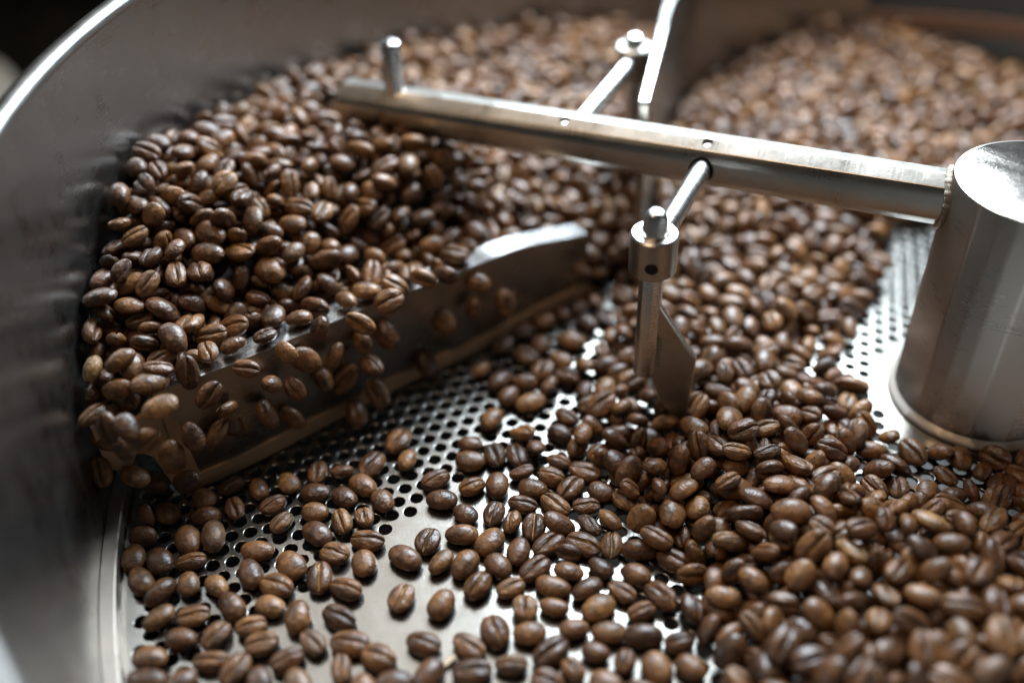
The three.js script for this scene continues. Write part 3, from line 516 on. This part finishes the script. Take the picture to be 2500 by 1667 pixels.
// beans tumbling over the plow blade: [x, y, angle, crease side to the camera?, height, in photo pixels and metres]
for (const [x, y, a, c, h] of [[1088, 670, 15, 0, 0.0425], [1033, 680, 20, 1, 0.0430], [1170, 690, 20, 0, 0.032], [1157, 749, -70, 0, 0.024], [1086, 785, 65, 0, 0.021], [1234, 739, 70, 0, 0.022], [1040, 885, 70, 0, 0.008], [885, 835, 65, 0, 0.030], [945, 815, 70, 0, 0.028], [780, 800, -70, 0, 0.044], [745, 880, 30, 0, 0.034], [700, 860, 35, 0, 0.043], [790, 925, 60, 0, 0.022], [842, 925, -50, 1, 0.018], [720, 950, 55, 1, 0.028], [655, 1010, 60, 0, 0.022], [715, 1020, 40, 0, 0.014], [470, 1065, 60, 0, 0.030], [420, 1115, 80, 0, 0.025], [600, 900, 10, 1, 0.044], [640, 880, 5, 0, 0.046], [510, 965, -50, 1, 0.040], [390, 995, -20, 0, 0.046], [310, 1045, 60, 0, 0.045], [260, 1045, 80, 1, 0.044], [880, 790, 30, 1, 0.0405], [950, 735, -30, 1, 0.0425], [920, 960, 60, 1, 0.010], [560, 1030, 50, 0, 0.020], [870, 1010, 75, 0, 0.006], [245, 1150, 75, 1, 0.022], [330, 1165, 20, 0, 0.018], [395, 1150, 10, 0, 0.024], [455, 1175, -20, 0, 0.012], [300, 1090, 60, 0, 0.036], [350, 1075, -30, 1, 0.040]]) {
  const p = at(x, y, h); if (beans.some((b) => b.p.distanceToSquared(p) < 3.2e-5)) continue;
  const t = a * Math.PI / 180, ax = RIGHT.clone().multiplyScalar(Math.cos(t)).addScaledVector(DOWN, Math.sin(t)).addScaledVector(FWD, gauss() * 0.25).normalize();
  const toCam = EYE.clone().sub(p).normalize(), nn = toCam.clone().addScaledVector(ax, -toCam.dot(ax)).applyAxisAngle(ax, gauss() * 0.4).normalize();      // side shown
  const yv = nn.clone().multiplyScalar(c ? -1 : 1), zv = new THREE.Vector3().crossVectors(ax, yv);
  beans.push({ p, q: new THREE.Quaternion().setFromRotationMatrix(new THREE.Matrix4().makeBasis(ax, yv, zv)), w: 0, zone: 'falling', top: true });
}
// more spill over the left half of the blade
{
  const fall = beans.slice(nSettled);
  for (let n = 0, made = 0; n < 900 && made < 5; n++) {
    const f = 5.4 + rand() * 2.6, k = Math.min(PLOW.length - 2, Math.floor(f)), u = f - k, A = PLOW[k], B = PLOW[k + 1], tx = B[0] - A[0], tz = B[1] - A[1], tl = Math.hypot(tx, tz), nx = tz / tl, nz = -tx / tl;
    const sgn = nz > 0 ? 1 : -1, up = rand() ** 0.7, out = 0.0045 + (1 - up) * 0.010 * rand() + (up > 0.8 ? -0.003 : 0), h = A[2] + (B[2] - A[2]) * u;
    const p = V3(A[0] + tx * u + sgn * nx * out, 0.008 + up * (h - 0.004) + (up > 0.8 ? 0.003 : 0), A[1] + tz * u + sgn * nz * out);
    if (Math.hypot(p.x - HUB.x, p.z - HUB.y) > 0.284 || beans.some((b) => b.p.distanceToSquared(p) < 6.0e-5)) continue;
    made++; beans.push({ p, q: new THREE.Quaternion(gauss(), gauss(), gauss(), gauss()).normalize(), w: 0, zone: 'falling', top: true });
  }
}
// ------------------------------------------------------------------ which 300 show largest: a coarse depth picture of the beans
const sizes = beans.map(() => 0);
{
  const DW = 500, DH = 333, f = DW / W0, depth = new Float32Array(DW * DH).fill(9), id = new Int32Array(DW * DH).fill(-1), ax = V3(0, 0, 0);
  const stamp = (k, cx, cy, z, ra, rb, an) => { const R = Math.ceil(ra); const c = Math.cos(an), s = Math.sin(an); for (let y = -R; y <= R; y++) for (let x = -R; x <= R; x++) { const X = Math.round(cx) + x, Y = Math.round(cy) + y; if (X < 0 || Y < 0 || X >= DW || Y >= DH) continue; const u = (x * c + y * s) / ra, v = (-x * s + y * c) / rb, e = u * u + v * v; if (e > 1) continue; const d = z - 0.003 * Math.sqrt(1 - e), o = Y * DW + X; if (d < depth[o]) { depth[o] = d; id[o] = k; } } };
  for (let s = 0; s < 400; s++) { const p = loc(HUB_R + s / 400 * (ARM_L - HUB_R), armY(0.13), 0).add(V3(HUB.x, 0, HUB.y)), [x, y, z] = pix(p); stamp(-2, x * f, y * f, z - 0.008, ARM_R * FPX / z * f, ARM_R * FPX / z * f, 0); }
  for (let s = 0; s < 60; s++) { const p = V3(HUB.x, s / 60 * HUB_H, HUB.y), [x, y, z] = pix(p); stamp(-2, x * f, y * f, z - 0.02, HUB_R * FPX / z * f, HUB_R * FPX / z * f, 0); }
  for (const [x0, z0, h] of PLOW) for (let s = 0; s < 12; s++) { const [x, y, z] = pix(V3(x0, h * s / 12, z0)); stamp(-2, x * f, y * f, z, 6, 6, 0); }
  beans.forEach((B, k) => { const [x, y, z] = pix(B.p); ax.set(0.004, 0, 0).applyQuaternion(B.q).add(B.p); const [x2, y2] = pix(ax), L = Math.hypot(x2 - x, y2 - y) / 0.004 * BL, m = FPX / z * 0.0033; stamp(k, x * f, y * f, z, Math.max(L, m) * f, m * f, Math.atan2(y2 - y, x2 - x)); });
  for (const k of id) if (k >= 0) sizes[k]++;
}
const order = beans.map((_, k) => k).sort((a, b) => sizes[b] - sizes[a]);
const single = new Set(order.slice(0, 300));
console.log('smallest single bean, cells', sizes[order[299]], 'seen', sizes.filter((s) => s > 2).length);
const GROUPS = { heap: 'beans heaped behind the plow blade', drift: 'beans heaped beside the hub', floor: 'loose beans on the tray floor', falling: 'beans tumbling over the plow blade' };
const TONES = ['medium brown', 'dark brown', 'light brown', 'blackish', 'dusty brown', 'golden tan'];
const nearSeg = (p, seg) => { let m = 9; for (let i = 0; i < seg.length - 1; i++) { const [a, b] = seg[i], [c, d] = seg[i + 1], ux = c - a, uz = d - b, t = Math.max(0, Math.min(1, ((p.x - a) * ux + (p.z - b) * uz) / (ux * ux + uz * uz))); m = Math.min(m, Math.hypot(p.x - a - ux * t, p.z - b - uz * t)); } return m; };
const paddleAt = at(1640, 960, 0.004), armLine = [[HUB.x, HUB.y], [HUB.x + AX.x * ARM_L, HUB.y + AX.z * ARM_L]];
function whereIs(B) {
  const p = B.p, r = Math.hypot(p.x - HUB.x, p.z - HUB.y), pad = Math.hypot(p.x - paddleAt.x, p.z - paddleAt.z);
  if (B.zone === 'falling') return p.y > 0.036 ? 'at the top edge of the plow blade' : 'tumbling in front of the plow blade';
  if (B.zone === 'heap') return r > 0.268 ? 'in the tall heap against the tray wall' : nearSeg(p, armLine) < 0.016 ? 'in the tall heap under the arm' : nearSeg(p, PLOW) < 0.03 ? 'in the tall heap beside the plow' : 'in the middle of the tall heap';
  if (B.zone === 'drift') return r < 0.065 ? 'in the low heap close to the hub' : pad < 0.034 ? 'in the low heap round the small paddle' : nearSeg(p, armLine) < 0.016 ? 'in the low heap under the arm' : 'in the open low heap';
  return !hasHole(p.x, p.z) && r < 0.279 ? 'lying on the plain steel wedge' : r > 0.258 ? 'lying on the perforated floor near the wall' : nearSeg(p, PLOW) < 0.035 ? 'lying on the perforated floor below the plow' : 'lying on the open perforated floor';
}
const restOf = Array.from({ length: VARIANTS }, () => []);
const yAxis = V3(0, 0, 0);
beans.forEach((B, k) => {
  const v = Math.floor(rand() * VARIANTS), r = rand(), tone = r < 0.36 ? 0 : r < 0.64 ? 1 : r < 0.78 ? 2 : r < 0.93 ? 3 : r < 0.99 ? 4 : 5, s = 0.80 + 0.31 * rand(), cr = rand(), lift = B.zone === 'falling' ? 0 : -0.0002;
  const sc = V3(s * (0.97 + 0.06 * rand()), s * (0.95 + 0.1 * rand()), s * (0.96 + 0.08 * rand()));
  if (single.has(k)) {
    yAxis.set(0, 1, 0).applyQuaternion(B.q);
    const shown = yAxis.dot(EYE.clone().sub(B.p).normalize());
    const o = mesh(numbered('coffee_bean'), beanGeos[v].body, beanMats[tone], scene);
    o.userData = { label: `${s < 0.87 ? 'small ' : s > 1.04 ? 'large ' : ''}${TONES[tone]} coffee bean ${shown < -0.35 ? 'crease up' : shown > 0.35 ? 'round side up' : 'on edge'} ${whereIs(B)}`, category: 'coffee bean', group: GROUPS[B.zone] };
    o.position.copy(B.p); o.position.y += lift; o.quaternion.copy(B.q); o.scale.copy(sc);
    mesh('crease', beanGeos[v].crease, creaseMats[cr < 0.4 ? 0 : cr < 0.8 ? 1 : 2], o);
  } else restOf[v].push([B, tone, sc]);
});
const mass = new THREE.Group(); mass.name = 'coffee_beans'; mass.userData = { kind: 'stuff', label: 'mass of small roasted coffee beans filling the rest of the heaps', category: 'coffee beans' }; scene.add(mass);
const mMass = beanMat([1 / 1.35, 1 / 1.35, 1 / 1.35], 0.42), col = new THREE.Color(), mat4 = new THREE.Matrix4();
restOf.forEach((list, v) => {
  const im = new THREE.InstancedMesh(beanGeos[v].all, mMass, list.length); im.name = 'bean_mass'; im.userData.kind = 'stuff'; im.castShadow = im.receiveShadow = true;
  list.forEach(([B, tone, sc], i) => { im.setMatrixAt(i, mat4.compose(B.p, B.q, sc)); im.setColorAt(i, col.setRGB(...mTone[tone].map((c) => c * 1.35))); });
  mass.add(im);
});
// a pale splinter of chaff on the bare sheet
{
  const a = at(1068, 1637, 0.0012), b = at(1112, 1600, 0.0016), g = rodGeo(V3(0, 0, 0), b.clone().sub(a), 0.0009, 7); g.scale(1, 0.55, 1);
  const m = new THREE.MeshStandardMaterial({ roughness: 0.7 }); m.color.setRGB(0.62, 0.48, 0.33);
  const o = mesh('chaff_splinter', g, m, scene); o.position.copy(a); o.userData = { label: 'thin pale splinter of chaff lying on the plain steel sheet', category: 'splinter' };
}
scene.traverse((o) => { if (o.isMesh) o.castShadow = o.receiveShadow = true; });
renderer.render(scene, camera);
